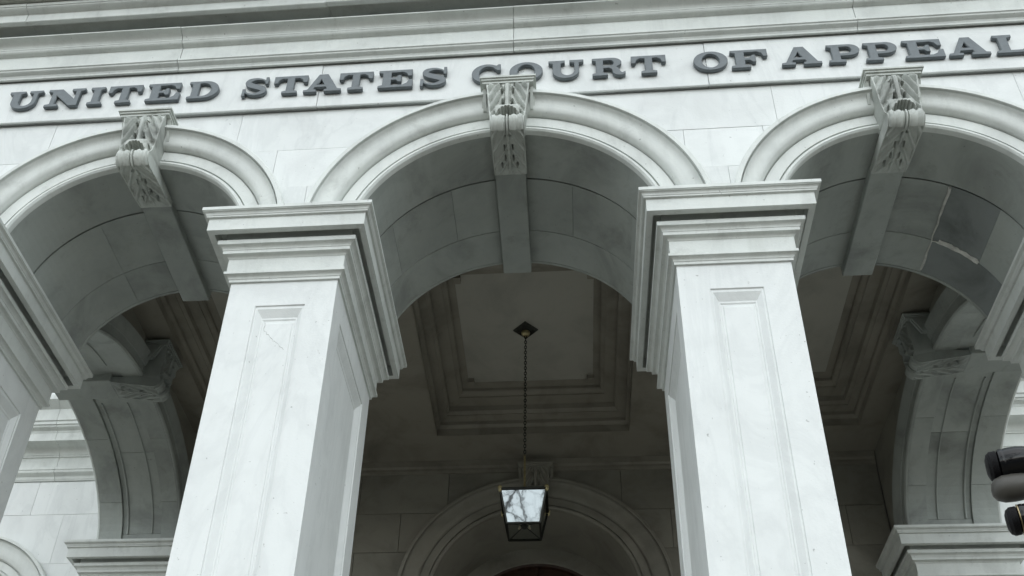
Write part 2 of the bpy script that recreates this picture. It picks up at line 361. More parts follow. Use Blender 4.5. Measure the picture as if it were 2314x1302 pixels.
def console(g_parent, fr, ztop, zlip, zend, name='keystone', mat='carved', wt=0.215, wb=0.165, dend=0.42):
    """carved scroll keystone: fr(u, out, z) maps across / outward from the wall face / height to world"""
    rnd = random.Random(int(abs(ztop*1000)) + 3)
    Nu, Nv = 60, 170
    path = []          # (out, z) from under the abacus down over the lip and back along the underside
    H = ztop - 0.06 - zlip
    key = [(0.262, ztop-0.055), (0.265, ztop-0.06-H*0.12), (0.255, ztop-0.06-H*0.35), (0.235, ztop-0.06-H*0.60), (0.235, zlip+0.10), (0.262, zlip+0.035), (0.268, zlip-0.01), (0.245, zlip-0.055), (0.19, zlip-0.085), (0.10, zlip-0.075), (0.0, zlip-0.055), (-0.15, zlip-0.035), (-0.30, zlip-0.01), (-dend, zend)]
    # arc length resample with catmull-rom
    P = [Vector(k) for k in key]; dense = []
    for i in range(len(P)-1):
        p0, p1, p2, p3 = P[max(i-1,0)], P[i], P[i+1], P[min(i+2, len(P)-1)]
        for q in range(14):
            t = q/14
            dense.append(0.5*((2*p1) + (p2-p0)*t + (2*p0-5*p1+4*p2-p3)*t*t + (3*p1-p0-3*p2+p3)*t**3))
    dense.append(P[-1]); Ls = [0]
    for a, b in zip(dense, dense[1:]): Ls.append(Ls[-1] + (b-a).length)
    def pathat(v):
        s_ = v*Ls[-1]
        for i in range(len(Ls)-1):
            if Ls[i+1] >= s_:
                t = (s_-Ls[i])/max(1e-9, Ls[i+1]-Ls[i]); d = (dense[i+1]-dense[i]).normalized(); return dense[i].lerp(dense[i+1], t), Vector((-d.y, d.x))
        return dense[-1], Vector((0, -1))
    vlip = 0.0
    for i, dd in enumerate(dense):
        if dd.y < zlip + 0.03: vlip = Ls[i]/Ls[-1]; break
    holes = [(0.29, .24), (0.25, .54), (0.34, .03)]
    holes2 = [(0.17, 1.42), (0.23, 1.72), (0.23, 2.02), (0.45, 2.2)]
    def relief(u, vv):
        a = abs(u)
        if a > 0.90: return 0.0
        h = 0.0
        if vv < 0.97:                       # hanging leaf: ribs running down and out from a central stem
            if a < 0.05: h = 0.026
            elif a < 0.10: h = 0.018
            elif a < 0.15: h = -0.014
            else:
                ph = (vv*1.0 - a*0.62) * 2*PI * 4.3 + 0.6*math.sin(vv*9)
                h = 0.006 + 0.024*math.sin(ph) * min(1, (a-0.13)/0.12) - 0.016*max(0, math.sin(ph*2.0+0.7))
            edge = 0.775 + 0.16*(a/0.66)**2 + 0.018*math.cos(a*34)
            if vv > 0.60 and a < 0.70:      # leaf tip curled over at the foot, hollow beneath it
                if vv < edge: h = max(h, 0.075*min(1, (vv-0.60)/0.14)**0.7 * (1-(a/0.75)**4))
                else: h = -0.030
        elif vv < 1.28:                     # fluted roll of the scroll lip
            h = 0.014*abs(math.cos(a*PI*2.6)) + 0.012
            if 0.05 < a < 0.13: h -= 0.035
        else:                               # underside leaf
            ph = (vv*1.1 - a*0.7) * 2*PI * 2.4
            h = 0.020*math.sin(ph) * (1 if a > 0.12 else 0) - 0.012*max(0, math.sin(ph*2+0.8)) + (0.014 if a < 0.08 else 0) - 0.004
            if vv > 2.25: h *= max(0, (2.5-vv)/0.25)
        for hu, hv in holes + holes2:
            if (abs(u)*1.0-abs(hu))**2*1.6 + ((vv-hv)*1.5)**2*0.9 < 0.0060: h -= 0.07
        if vv < 0.10: h = min(h, 0.0) if vv < 0.03 else h*(vv-0.03)/0.07
        h += 0.004*noise.noise(Vector((u*7, vv*9, ztop*3)))
        return h
    g = G(); rings = []
    for i in range(Nv+1):
        v = i/Nv; p, nn = pathat(v); vv = v/vlip if v < vlip else 1 + (v-vlip)/(1-vlip)*1.5
        hw = wt + (wb-wt)*min(1, vv)
        ring = []
        for k in range(Nu+1):
            u = -1 + 2*k/Nu; h = relief(u, vv)
            q = p + nn*h
            ring.append(fr(u*hw, q.x, q.y))
        if v < vlip: bo, bz = -0.02, max(p.y, zlip + 0.10)
        else:
            q_ = (v-vlip)/(1-vlip); bo, bz = -0.02 + (0.02-dend)*q_, zlip + 0.10
        ring.append(fr(hw*0.96, bo, bz)); ring.append(fr(-hw*0.96, bo, bz))
        rings.append(ring)
    g.loops(rings, True, True, True)
    o = g.make(name, mat, g_parent, smooth=0.9)
    # abacus: a moulded tablet that breaks forward over the scroll
    pr = [(-0.02, ztop-0.10, 0.245), (0.255, ztop-0.10, 0.245)]
    ab = G()
    for hw, out, z0, z1 in ((0.252, 0.272, ztop-0.075, ztop-0.045), (0.262, 0.288, ztop-0.045, ztop-0.022), (0.277, 0.302, ztop-0.022, ztop)):
        ab.add([fr(*c) for c in ((-hw,out,z0),(hw,out,z0),(hw,-0.03,z0),(-hw,-0.03,z0),(-hw,out,z1),(hw,out,z1),(hw,-0.03,z1),(-hw,-0.03,z1))],
               [(0,3,2,1),(4,5,6,7),(0,1,5,4),(1,2,6,5),(2,3,7,6),(3,0,4,7)])
    for sg in (-1, 1):                      # the tablet's legs hanging down beside the scroll
        for ua, ub, out, zc_ in ((0.218, 0.246, 0.12, 0.30), (0.246, 0.262, 0.10, 0.29)):
            a, b = sorted((sg*ua, sg*ub))
            ab.add([fr(*c) for c in ((a,out,ztop-zc_),(b,out,ztop-zc_),(b,-0.03,ztop-zc_),(a,-0.03,ztop-zc_),(a,out+0.1,ztop-0.076),(b,out+0.1,ztop-0.076),(b,-0.03,ztop-0.076),(a,-0.03,ztop-0.076))],
                   [(0,3,2,1),(4,5,6,7),(0,1,5,4),(1,2,6,5),(2,3,7,6),(3,0,4,7)])
    ab.make('abacus', mat, g_parent)
    return o

for idx, (cx, Ri, Re, zc) in enumerate(ARCH):
    A = sweep_arc(archivolt_prof(Ri, Re), lambda r, y, t: (*(lambda p: (p[0], y, p[1]))(circ(cx, zc, r, t)),)).make('front_arch', 'mould', CH, smooth=0.5)
    def pt(t, d, y, cx=cx, zc=zc, Ri=Ri):
        h, z = circ(cx, zc, Ri + d, t); return (h, y, z)
    if idx == 0: js = ([0, .47, .53, 1], [0, .30, .47, .53, .75, 1], [0, .30, .47, .53, 1])
    elif idx == 1: js = ([0, .46, .54, 1], [0, .16, .345, .46, .54, .66, .85, 1], [0, .46, .54, 1])
    else: js = ([0, .47, .53, 1], [0, .2, .47, .53, .70, .86, 1], [0, .47, .53, .70, 1])
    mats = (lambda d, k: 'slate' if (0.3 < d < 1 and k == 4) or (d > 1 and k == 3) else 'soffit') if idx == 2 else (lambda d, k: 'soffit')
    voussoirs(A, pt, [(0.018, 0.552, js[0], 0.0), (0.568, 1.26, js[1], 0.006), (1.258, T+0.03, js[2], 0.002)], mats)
    if idx == 2:                            # lumpy pale repointing on the right-hand soffit
        for ta, tb, ya, yb, rr_ in ((.70, .70, .57, 1.66, 1.0), (.70, .86, 1.26, 1.26, .8), (.72, .86, 1.235, 1.25, 1.6)):
            g = G(); pts = []
            for i in range(15):
                q = i/14; p = Vector(pt(ta+(tb-ta)*q, -0.004, ya+(yb-ya)*q)); p += Vector((random.uniform(-.005,.005), random.uniform(-.005,.005), 0)); pts.append(p)
            g.tube(pts, [random.uniform(0.006, 0.016)*rr_ for _ in pts], 6); g.make('mortar_ridge', 'mortar_pale', A)
    # inner archivolt lip on the porch side
    sweep_arc([(Ri-0.004, T+0.02), (Ri-0.004, T+0.05), (Ri+0.03, T+0.07), (Ri+0.06, T+0.05), (Ri+0.2, T+0.045), (Ri+0.3, T+0.09), (Ri+0.3, T+0.015)],
              lambda r, y, t: (*(lambda p: (p[0], y, p[1]))(circ(cx, zc, r, t)),)).make('inner_archivolt', 'soffit', A, smooth=0.5)
    apex = zc + Ri
    ztop = 1.70 if idx == 1 else 1.49
    zl = apex - 0.13
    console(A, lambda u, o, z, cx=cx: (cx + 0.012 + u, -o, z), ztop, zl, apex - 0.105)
    g = G(); g.box(cx-0.155+0.006, cx+0.155+0.006, 0.415, T+0.115, apex-0.10, apex+0.1); g.make('soffit_band', 'soffit', A, bevel=0.008)

# ---- side arches (elliptical) with their inner faces towards the porch
YC, SA, SB = 3.775, 2.045, 1.33
for s in (-1, 1):
    def ell(t, d, x, s=s):
        a = PI*t; return (s*x, YC + (SA+d)*math.cos(a), 0.003 + (SB+d)*math.sin(a))
    prof = [(0.0, 5.06), (0.0, 5.035), (0.02, 5.015), (0.05, 5.02), (0.055, 5.03), (0.16, 5.025), (0.165, 5.01), (0.24, 4.985), (0.30, 4.96), (0.34, 4.955), (0.34, 5.07)]
    g = G(); g.loops([[ell(i/64, d, x) for d, x in prof] for i in range(65)], True, True, True)
    A = g.make('side_arch', 'soffit', CH, smooth=0.5)
    voussoirs(A, ell, [(5.06, 5.30, [0, .16, .34, .475, .525, .66, .84, 1], 0.0), (5.30, 5.88, [0, .06, .3, .475, .525, .7, .94, 1], 0.03), (5.88, 6.22, [0, .16, .34, .475, .525, .66, .84, 1], 0.0)], lambda d, k: 'soffit')
    # thin raised frame round the long panel
    for t0, t1 in ((.06, .44), (.56, .94)):
        g = G(); pts = [ell(t0+(t1-t0)*i/20, 0.022, 5.80) for i in range(21)]; g.tube(pts, 0.012, 6)
        pts = [ell(t0+(t1-t0)*i/20, 0.022, 5.44) for i in range(21)]; g.tube(pts, 0.008, 6)
        g.make('panel_frame', 'soffit', A, smooth=0.8)
    sweepo = [(0.0, 6.215), (0.0, 6.235), (0.03, 6.26), (0.06, 6.255), (0.2, 6.26), (0.4, 6.36), (0.4, 6.2)]
    g = G(); g.loops([[ell(i/64, d, x) for d, x in sweepo] for i in range(65)], True, True, True); g.make('outer_archivolt', 'mould', A, smooth=0.5)
    console(A, lambda u, o, z, s=s: (s*(5.03 - o), YC - s*u, z), 1.86, SB - 0.10, SB - 0.085, mat='soffit')
    g = G(); x0, x1 = sorted((s*5.45, s*6.30)); g.box(x0, x1, YC-0.19, YC+0.19, SB-0.085, SB+0.1); g.make('soffit_band', 'soffit', A, bevel=0.008)
    # wall above
    g = G(); n = 40
    for xa, xb in ((5.07, 6.18),):
        rings = []
        ys = sorted({T-0.02, D+0.02} | {YC + (SA+0.2)*math.cos(PI*i/n) for i in range(n+1)})
        for y in ys:
            q = (y-YC)/(SA+0.2); zl = 0.005 + ((SB+0.2)*math.sqrt(max(0, 1-q*q)) if abs(q) < 1 else 0)
            rings.append([(s*xa, y, zl), (s*xb, y, zl), (s*xb, y, 3.0), (s*xa, y, 3.0)])
        g.loops(rings, True, True, True)
    sw = g.make('side_wall', 'inner', CH)
    rings = []; g = G()
    for y in ys:
        q = (y-YC)/(SA+0.35); zl = 0.006 + ((SB+0.35)*math.sqrt(max(0, 1-q*q)) if abs(q) < 1 else 0)
        rings.append([(s*6.17, y, zl), (s*6.25, y, zl), (s*6.25, y, 1.72), (s*6.17, y, 1.72)])
    g.loops(rings, True, True, True); g.make('outer_face', 'block', sw)

# ---- frieze and cornice, in stones that break at the visible joints
def entab(prof, cuts, name, mat, parent):
    """front stones along x with mitred ends at the corners, then the two returns"""
    g0 = None
    for k, (a, b) in enumerate(zip(cuts[:-1], cuts[1:])):
        m0, m1 = (1 if k == 0 else 0), (1 if k == len(cuts)-2 else 0); g = G(); j = random.uniform(-0.003, 0.003)
        g.loops([[(a + (0 if m0 else 0.003) - m0*max(o, -0.02), -o - j, z) for o, z in prof], [(b - (0 if m1 else 0.003) + m1*max(o, -0.02), -o - j, z) for o, z in prof]], True, True, True)
        g.make(name, mat, parent, smooth=0.5)
    for s in (-1, 1):
        g = G()
        g.loops([[(s*(6.25 + o), -max(o, -0.02), z) for o, z in prof], [(s*(6.25 + o), D + 0.1, z) for o, z in prof]], True, True, True)
        g.make(name, mat, parent, smooth=0.5)
fz = G().box(-6.2, 6.2, 0.04, 0.3, 1.73, 3.4).make('entablature', 'mortar_light', CH)
entab([(-0.06, ZFB+0.035), (0.036, ZFB+0.035), (0.037, ZFB), (0.052, ZFB), (0.056, ZFB+0.006), (0.056, ZFT+0.01), (-0.06, ZFT+0.01)], [-6.25, -1.97, 2.0, 6.25], 'frieze_block', 'block', fz)
P1 = [(-0.06, 2.44), (0.078, 2.44), (0.079, 2.412), (0.10, 2.412), (0.104, 2.435)] + curve((0.106, 2.437), (0.158, 2.49), 5, 'cyma') + [(0.170, 2.495), (0.170, 2.522), (0.130, 2.53), (0.130, 2.765), (0.15, 2.77)] + curve((0.152, 2.772), (0.195, 2.805), 4, 'ovolo') + [(0.20, 2.808), (0.20, 2.83)] + curve((0.203, 2.833), (0.292, 2.882), 6, 'cove') + [(0.300, 2.884), (0.300, 2.902), (-0.06, 2.902)]
entab(P1, [-6.25, -3.552, 0.052, 3.54, 6.25], 'bed_moulding_block', 'mould', fz)
P2 = [(-0.06, 2.906), (0.15, 2.906), (0.14, 3.11), (0.365, 3.11), (0.367, 2.99), (0.415, 2.99), (0.42, 2.995), (0.42, 3.115), (0.432, 3.12)] + curve((0.435, 3.122), (0.495, 3.15), 4, 'ovolo') + [(0.505, 3.152), (0.505, 3.195), (-0.06, 3.195)]
entab(P2, [-6.25, -5.28, -1.94, 1.5, 4.9, 6.25], 'corona_block', 'mould', fz)
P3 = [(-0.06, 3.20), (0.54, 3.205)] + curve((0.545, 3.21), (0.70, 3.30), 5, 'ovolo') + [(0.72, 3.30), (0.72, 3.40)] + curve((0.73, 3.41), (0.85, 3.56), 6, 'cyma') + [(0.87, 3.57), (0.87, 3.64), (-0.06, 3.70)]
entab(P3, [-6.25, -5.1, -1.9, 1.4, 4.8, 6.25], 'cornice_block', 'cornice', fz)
G().box(-6.24, 6.24, 0.07, D+0.15, 3.02, 3.66).make('roof', 'granite', CH)

# ---- porch ceiling with three coffers
cy0, cy1 = T+0.022, D-0.002
cof = [(-3.72, 0.98), (0.0, 1.42), (3.72, 0.98)]
g = G(); y0, y1 = 2.40, 5.87
g.box(-5.068, 5.068, cy0, y0, ZC, ZC+0.08); g.box(-5.068, 5.068, y1, cy1, ZC, ZC+0.08)
xs = [-5.068] + [v for c, h in cof for v in (c-h, c+h)] + [5.068]
for a, b in zip(xs[0::2], xs[1::2]): g.box(a, b, y0, y1, ZC, ZC+0.08)
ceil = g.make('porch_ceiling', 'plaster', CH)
for c, h in cof:
    g = G(); ym = (y0+y1)/2; hy = (y1-y0)/2
    L = [(0.003, -0.012), (0.003, 0.11), (0.03, 0.12), (0.05, 0.14), (0.05, 0.20), (0.16, 0.205), (0.16, 0.22), (0.20, 0.25), (0.21, 0.33), (0.36, 0.335), (0.36, 0.36), (0.40, 0.375), (0.42, 0.40), (0.42, 0.45), (0.52, 0.455), (0.52, 0.462)]
    ky = 1.25
    g.loops([[(c-h+i, y0+i*ky, ZC+d), (c+h-i, y0+i*ky, ZC+d), (c+h-i, y1-i*ky, ZC+d), (c-h+i, y1-i*ky, ZC+d)] for i, d in L], True, False, False)
    cf = g.make('coffer', 'plaster', ceil)
    i = 0.516
    G().box(c-h+i, c+h-i, y0+i*ky, y1-i*ky, ZC+0.46, ZC+0.50).make('coffer_panel', 'panel', ceil)
    if abs(c) < 0.1:                         # little square ears in the corners of the middle panel
        for sx in (-1, 1):
            for yy in (y0+0.52*ky, y1-0.52*ky):
                sy = 1 if yy < ym else -1
                xa, xb = sorted((sx*(h-0.515), sx*(h-0.515-0.09))); ya, yb = sorted((yy-sy*0.01, yy+sy*0.10))
                G().box(xa, xb, ya, yb, ZC+0.39, ZC+0.47).make('corner_ear', 'plaster', ceil)
# cornice strip at the head of the back wall
G().loops([[(x, D-o, z) for o, z in ((-0.02, 1.72), (0.02, 1.72), (0.03, 1.76), (0.03, 1.80), (0.05, 1.83), (0.06, ZC-0.003), (-0.02, ZC-0.003))] for x in (-5.05, 5.05)], True, True, True).make('wall_cornice', 'plaster', ceil)

# ---- back wall of the porch: ashlar, big doorway arch, door
RB, RBi, ZB = 1.98, 1.50, -0.4258
g = G(); arch_piece(g, -5.06, 5.06, 0.0, 3.0, D+0.05, D+0.5, [(0, RBi+0.12, ZB)])
g.box(-5.06, -RBi-0.03, D+0.05, D+0.5, FLOOR-0.01, 0.0); g.box(RBi+0.03, 5.06, D+0.05, D+0.5, FLOOR-0.01, 0.0)
bw = g.make('back_wall', 'joint', CH)
zs = [-7.88, -6.9, -5.9, -5.0, -4.1, -3.2, -2.3, -1.65, -1.0, -0.33, 0.339, 1.01, 1.726, 2.3]
for k, (za, zb_) in enumerate(zip(zs[:-1], zs[1:])):
    js = [-5.05, -3.9, -2.65, -1.3, 0.0, 1.3, 2.65, 3.9, 5.05] if k % 2 else [-5.05, -4.5, -3.3, -2.0, -0.7, 0.7, 2.0, 3.3, 4.5, 5.05]
    if zb_ <= ZB + 0.2: js = [j for j in js if j <= -2.0] + [-RB+0.02] + ['gap'] + [RB-0.02] + [j for j in js if j >= 2.0]
    for xa, xb in zip(js[:-1], js[1:]):
        if 'gap' in (xa, xb) or xb - xa < 0.03: continue
        g = G(); dy = random.uniform(-0.004, 0.003)
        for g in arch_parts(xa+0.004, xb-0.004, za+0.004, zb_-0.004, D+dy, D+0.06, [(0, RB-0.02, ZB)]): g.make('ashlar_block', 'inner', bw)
pr = [(RBi, D+0.08)] + [(r, D+0.04+y*0.8) for r, y in archivolt_prof(RBi, RB)[1:-1]] + [(RB, D+0.08)]
A = sweep_arc(pr, lambda r, y, t: (*(lambda p: (p[0], y, p[1]))((-r*math.cos(PI*t), ZB + r*math.sin(PI*t))),)).make('doorway_arch', 'inner', bw, smooth=0.5)
for s in (-1, 1):
    x0, x1 = sorted((s*RBi, s*RB)); G().box(x0, x1, D-0.05, D+0.08, FLOOR, ZB-0.003).make('door_jamb', 'inner', bw, bevel=0.01)
g = G(); g.loops([[(-r*math.cos(PI*i/48), y, ZB + r*math.sin(PI*i/48)) for r, y in ((RBi, D+0.08), (RBi, D+1.28), (RBi+0.14, D+1.28), (RBi+0.14, D+0.08))] for i in range(49)], True, True, True)
g.make('door_reveal', 'inner', bw, smooth=0.6)
for s in (-1, 1):
    x0, x1 = sorted((s*RBi, s*(RBi+0.14))); G().box(x0, x1, D+0.083, D+1.28, FLOOR, ZB-0.003).make('door_reveal', 'inner', bw)
g = G(); g.loops([[(-r*math.cos(PI*i/48), y, ZB + r*math.sin(PI*i/48)) for r, y in ((1.22, D+1.20), (1.24, D+1.18), (RBi-0.002, D+1.18), (RBi-0.002, D+1.28), (1.22, D+1.28))] for i in range(49)], True, True, True)
g.make('fanlight_frame', 'inner', bw, smooth=0.6)
g = G(); g.add([(0, D+1.26, ZB)] + [(1.27*math.cos(PI*i/32), D+1.26, ZB+1.27*math.sin(PI*i/32)) for i in range(33)], [(0, i+1, i+2) for i in range(32)])
g.make('fanlight_panel', 'door', bw)
g = G()
for i in range(1, 6):
    a = PI*i/6; g.tube([(0.1*math.cos(a), D+1.24, ZB+0.1*math.sin(a)), (1.27*math.cos(a), D+1.24, ZB+1.27*math.sin(a))], 0.025, 6)
g.tube([(1.22*math.cos(PI*i/32), D+1.24, ZB+1.22*math.sin(PI*i/32)) for i in range(33)], 0.05, 6)
g.make('fanlight_bars', 'door', bw)
for s in (-1, 1):
    x0, x1 = sorted((s*0.004, s*(RBi-0.01))); dl = G().box(x0, x1, D+1.19, D+1.28, FLOOR+0.01, ZB-0.06).make('door_leaf', 'door', bw, bevel=0.01)
G().box(-RBi+0.004, RBi-0.004, D+1.16, D+1.28, ZB-0.055, ZB+0.03).make('door_transom', 'door', bw, bevel=0.008)
console(bw, lambda u, o, z: (0.03 + u, D - o*0.75, z), 1.76, 1.10, 1.02, mat='inner', dend=0.05)
G().box(-5.06, 5.06, D+1.29, D+1.5, FLOOR, 3.0).make('hall_wall', 'joint', bw)

# ---- main front of the building either side of the porch
for s in (-1, 1):
    a, b = sorted((s*6.26, s*20)); wx = s*8.55; WR, WRe, WZ = 1.0, 1.52, -0.80
    g = G(); arch_piece(g, a, b, WZ, 7.5, D+0.05, D+0.6, [(wx, WR+0.1, WZ)])
    x0, x1 = sorted((a, wx-WR-0.1)), sorted((wx+WR+0.1, b))
    g.box(*x0, D+0.05, D+0.6, -GZ+0.005, WZ); g.box(*x1, D+0.05, D+0.6, -GZ+0.005, WZ); g.box(wx-WR-0.1, wx+WR+0.1, D+0.05, D+0.6, -GZ+0.005, -5.0)
    fw = g.make('facade_wall', 'block', CH)
    zs = [-4.6, -3.6, -2.6, -1.6, -0.62, 0.24, 1.12, 1.74]
    for k, (za, zb_) in enumerate(zip(zs[:-1], zs[1:])):
        js = sorted(s*v for v in ((6.262, 7.3, 9.2, 11.0) if k % 2 else (6.262, 7.85, 8.6, 10.2, 11.0)))
        for xa, xb in zip(js[:-1], js[1:]):
            gs = arch_parts(xa+0.002, xb-0.002, za+0.002, zb_-0.002, D+random.uniform(-.003,.003), D+0.06, [(wx, WRe-0.02, WZ)])
            if zb_ <= WZ + 0.3:
                gs = [G().box(pa, pb, D+random.uniform(-.003,.003), D+0.06, za+0.004, zb_-0.004) for pa, pb in ((xa+0.004, min(xb-0.004, wx-WRe+0.02)), (max(xa+0.004, wx+WRe-0.02), xb-0.004)) if pb - pa > 0.03]
            for g in gs: g.make('ashlar_block', 'block', fw)
    g = sweep_arc([(r, D+0.03+y) for r, y in archivolt_prof(WR, WRe)], lambda r, y, t: (wx - r*math.cos(PI*t), y, WZ + r*math.sin(PI*t)), 48)
    wa = g.make('window', 'mould', CH, smooth=0.5)
    for q in (-1, 1):
        x0, x1 = sorted((wx+q*WR, wx+q*WRe)); G().box(x0, x1, D-0.06, D+0.1, -5.0, WZ-0.003).make('jamb', 'mould', wa, bevel=0.01)
    g = G(); g.add([(wx, D+0.4, -4.9)] + [(wx+WR*1.05, D+0.4, -4.9)] + [(wx+WR*1.05*math.cos(PI*i/24), D+0.4, WZ+WR*1.05*math.sin(PI*i/24)) for i in range(25)] + [(wx-WR*1.05, D+0.4, -4.9)], [tuple(range(1, 28))])
    g.make('pane', 'glass', wa)
    g = G(); g.tube([(wx, D+0.38, -4.9), (wx, D+0.38, WZ+WR)], 0.03, 6); g.tube([(wx-WR, D+0.38, WZ), (wx+WR, D+0.38, WZ)], 0.03, 6); g.make('glazing_bar', 'door', wa)
    G().box(wx-WRe-0.05, wx+WRe+0.05, D-0.15, D+0.3, -5.15, -5.003).make('sill', 'mould', wa, bevel=0.01)
    BC = [(-0.06, 1.745), (0.02, 1.745), (0.03, 1.77)] + curve((0.035, 1.775), (0.11, 1.90), 5, 'cyma') + [(0.12, 1.905), (0.12, 1.95), (0.07, 1.96), (0.07, 2.16), (0.09, 2.165), (0.09, 2.19)] + curve((0.1, 2.2), (0.18, 2.30), 5, 'cove') + [(0.34, 2.31), (0.34, 2.46)] + curve((0.345, 2.465), (0.42, 2.56), 5, 'cyma') + [(0.44, 2.565), (0.44, 2.62), (0.46, 2.63), (0.46, 2.85), (0.6, 2.95), (0.6, 3.05), (-0.06, 3.10)]
    js = sorted(s*v for v in (6.28, 7.62, 9.9, 12.5, 16))
    for xa, xb in zip(js[:-1], js[1:]):
        G().loops([[(x, D-o, z) for o, z in BC] for x in (xa+0.003, xb-0.003)], True, True, True).make('belt_course_block', 'mould', fw, smooth=0.5)
G().box(-6.3, 6.3, D+0.2, D+0.6, 3.0, 7.5).make('upper_wall', 'block', CH)
G().box(-20, 20, D+1.52, D+14, -GZ+0.02, 7.5).make('building_block', 'granite', CH)
# porch floor sits on the podium's top; granite

# ------------------------------------------------------------------ lettering on the frieze
def ell2(cx, cy, rx, ry, a0, a1, n=16): return [(cx+rx*math.cos(math.radians(a0+(a1-a0)*i/n)), cy+ry*math.sin(math.radians(a0+(a1-a0)*i/n))) for i in range(n+1)]
SL = [(0,1),(0,.88),(.14,.84),(.14,.16),(0,.12)]
LET = {
 'I': (0.55, [[(0,0),(.55,0),(.55,.12),(.41,.16),(.41,.84),(.55,.88),(.55,1)]+SL]),
 'T': (1.2, [[(.33,0),(.87,0),(.87,.12),(.73,.16),(.73,.86),(.90,.86),(1.02,.78),(1.06,.60),(1.2,.60),(1.2,1),(0,1),(0,.60),(.14,.60),(.18,.78),(.30,.86),(.47,.86),(.47,.16),(.33,.12)]]),
 'E': (1.15, [[(0,0),(1.15,0),(1.15,.42),(1.02,.42),(.96,.24),(.82,.14),(.42,.14),(.42,.44),(.58,.44),(.66,.32),(.76,.32),(.76,.70),(.66,.70),(.58,.57),(.42,.57),(.42,.87),(.80,.87),(.93,.80),(1.0,.63),(1.12,.63),(1.12,1)]+SL]),
 'F': (1.13, [[(0,0),(.58,0),(.58,.12),(.42,.16),(.42,.42),(.58,.42),(.66,.30),(.76,.30),(.76,.70),(.66,.70),(.58,.56),(.42,.56),(.42,.87),(.82,.87),(.95,.80),(1.0,.60),(1.13,.60),(1.13,1)]+SL]),
 'L': (1.1, [[(0,0),(1.1,0),(1.1,.45),(.97,.45),(.9,.24),(.78,.14),(.42,.14),(.42,.84),(.58,.88),(.58,1)]+SL]),
 'D': (1.2, [[(0,0)]+ell2(.62,.5,.58,.5,-90,90)+SL, [(.42,.13)]+ell2(.58,.5,.32,.37,-90,90)+[(.42,.87)]]),
 'O': (1.2, [ell2(.6,.5,.6,.53,0,348,30), ell2(.6,.5,.31,.39,0,345,24)]),
 'C': (1.12, [ell2(.58,.5,.58,.53,58,316,30)+[(1.06,.26)]+ell2(.62,.5,.34,.39,-38,-325,24)+[(.98,.64),(1.1,.64),(1.1,1.0),(1.0,1.0),(.95,.93)]]),
 'U': (1.2, [[(0,1),(0,.88),(.14,.84)]+ell2(.59,.38,.45,.41,180,360,18)+[(1.04,.84),(1.2,.88),(1.2,1),(.72,1),(.72,.88),(.88,.84)]+ell2(.65,.40,.23,.26,0,-180,14)+[(.42,.84),(.56,.88),(.56,1)]]),
 'N': (1.28, [[(0,0),(.46,0),(.46,.12),(.32,.16),(.32,.66),(.86,0),(1.14,0),(1.14,.84),(1.28,.88),(1.28,1),(.82,1),(.82,.88),(.98,.84),(.98,.40),(.48,1),(0,1),(0,.88),(.16,.84),(.16,.16),(0,.12)]]),
 'A': (1.35, [[(0,0),(.46,0),(.46,.12),(.34,.14),(.39,.26),(.80,.26),(.85,.14),(.74,.12),(.74,0),(1.35,0),(1.35,.12),(1.22,.14),(.82,1),(.50,1),(.14,.14),(0,.12)], [(.45,.40),(.74,.40),(.60,.74)]]),
 'P': (1.13, [[(0,0),(.58,0),(.58,.12),(.42,.16),(.42,.36)]+ell2(.74,.68,.39,.32,-90,90)+SL, [(.42,.50)]+ell2(.68,.685,.16,.185,-90,90,10)+[(.42,.87)]]),
 'R': (1.25, [[(0,0),(.58,0),(.58,.12),(.42,.16),(.42,.42),(.62,.42),(.74,.36),(.78,.12),(.90,0),(1.12,-.02),(1.25,.06),(1.25,.2),(1.13,.13),(1.06,.2),(1.02,.38),(.92,.46)]+ell2(.74,.73,.38,.27,-55,90)+SL, [(.42,.55)]+ell2(.66,.71,.16,.16,-90,90,10)+[(.42,.87)]]),
}
def spline(P, n=6):
    out = []
    for i in range(len(P)-1):
        p0, p1, p2, p3 = P[max(i-1,0)], P[i], P[i+1], P[min(i+2,len(P)-1)]
        for q in range(n):
            t = q/n; out.append(tuple(0.5*((2*b)+(c-a)*t+(2*a-5*b+4*c-d)*t*t+(3*b-a-3*c+d)*t**3) for a, b, c, d in zip(p0,p1,p2,p3)))
    return out + [P[-1]]
sp = spline([(1.0,.70,.07),(.88,.86,.08),(.58,.945,.12),(.28,.87,.21),(.20,.72,.25),(.36,.58,.27),(.62,.48,.28),(.86,.37,.27),(.93,.23,.24),(.76,.10,.19),(.48,.05,.12),(.22,.14,.08),(.08,.32,.07)])
le, ri = [], []
for i, (x, y, wd) in enumerate(sp):
    a = sp[max(0,i-1)]; b = sp[min(len(sp)-1,i+1)]; dx, dy = b[0]-a[0], b[1]-a[1]; q = math.hypot(dx,dy) or 1
    le.append((x-dy/q*wd/2, y+dx/q*wd/2)); ri.append((x+dy/q*wd/2, y-dx/q*wd/2))
LET['S'] = (1.08, [le + ri[::-1]], [[(.95,.62),(1.07,.62),(1.07,1.02),(.95,1.02)], [(0.01,-.03),(.13,-.03),(.13,.38),(.01,.38)]])
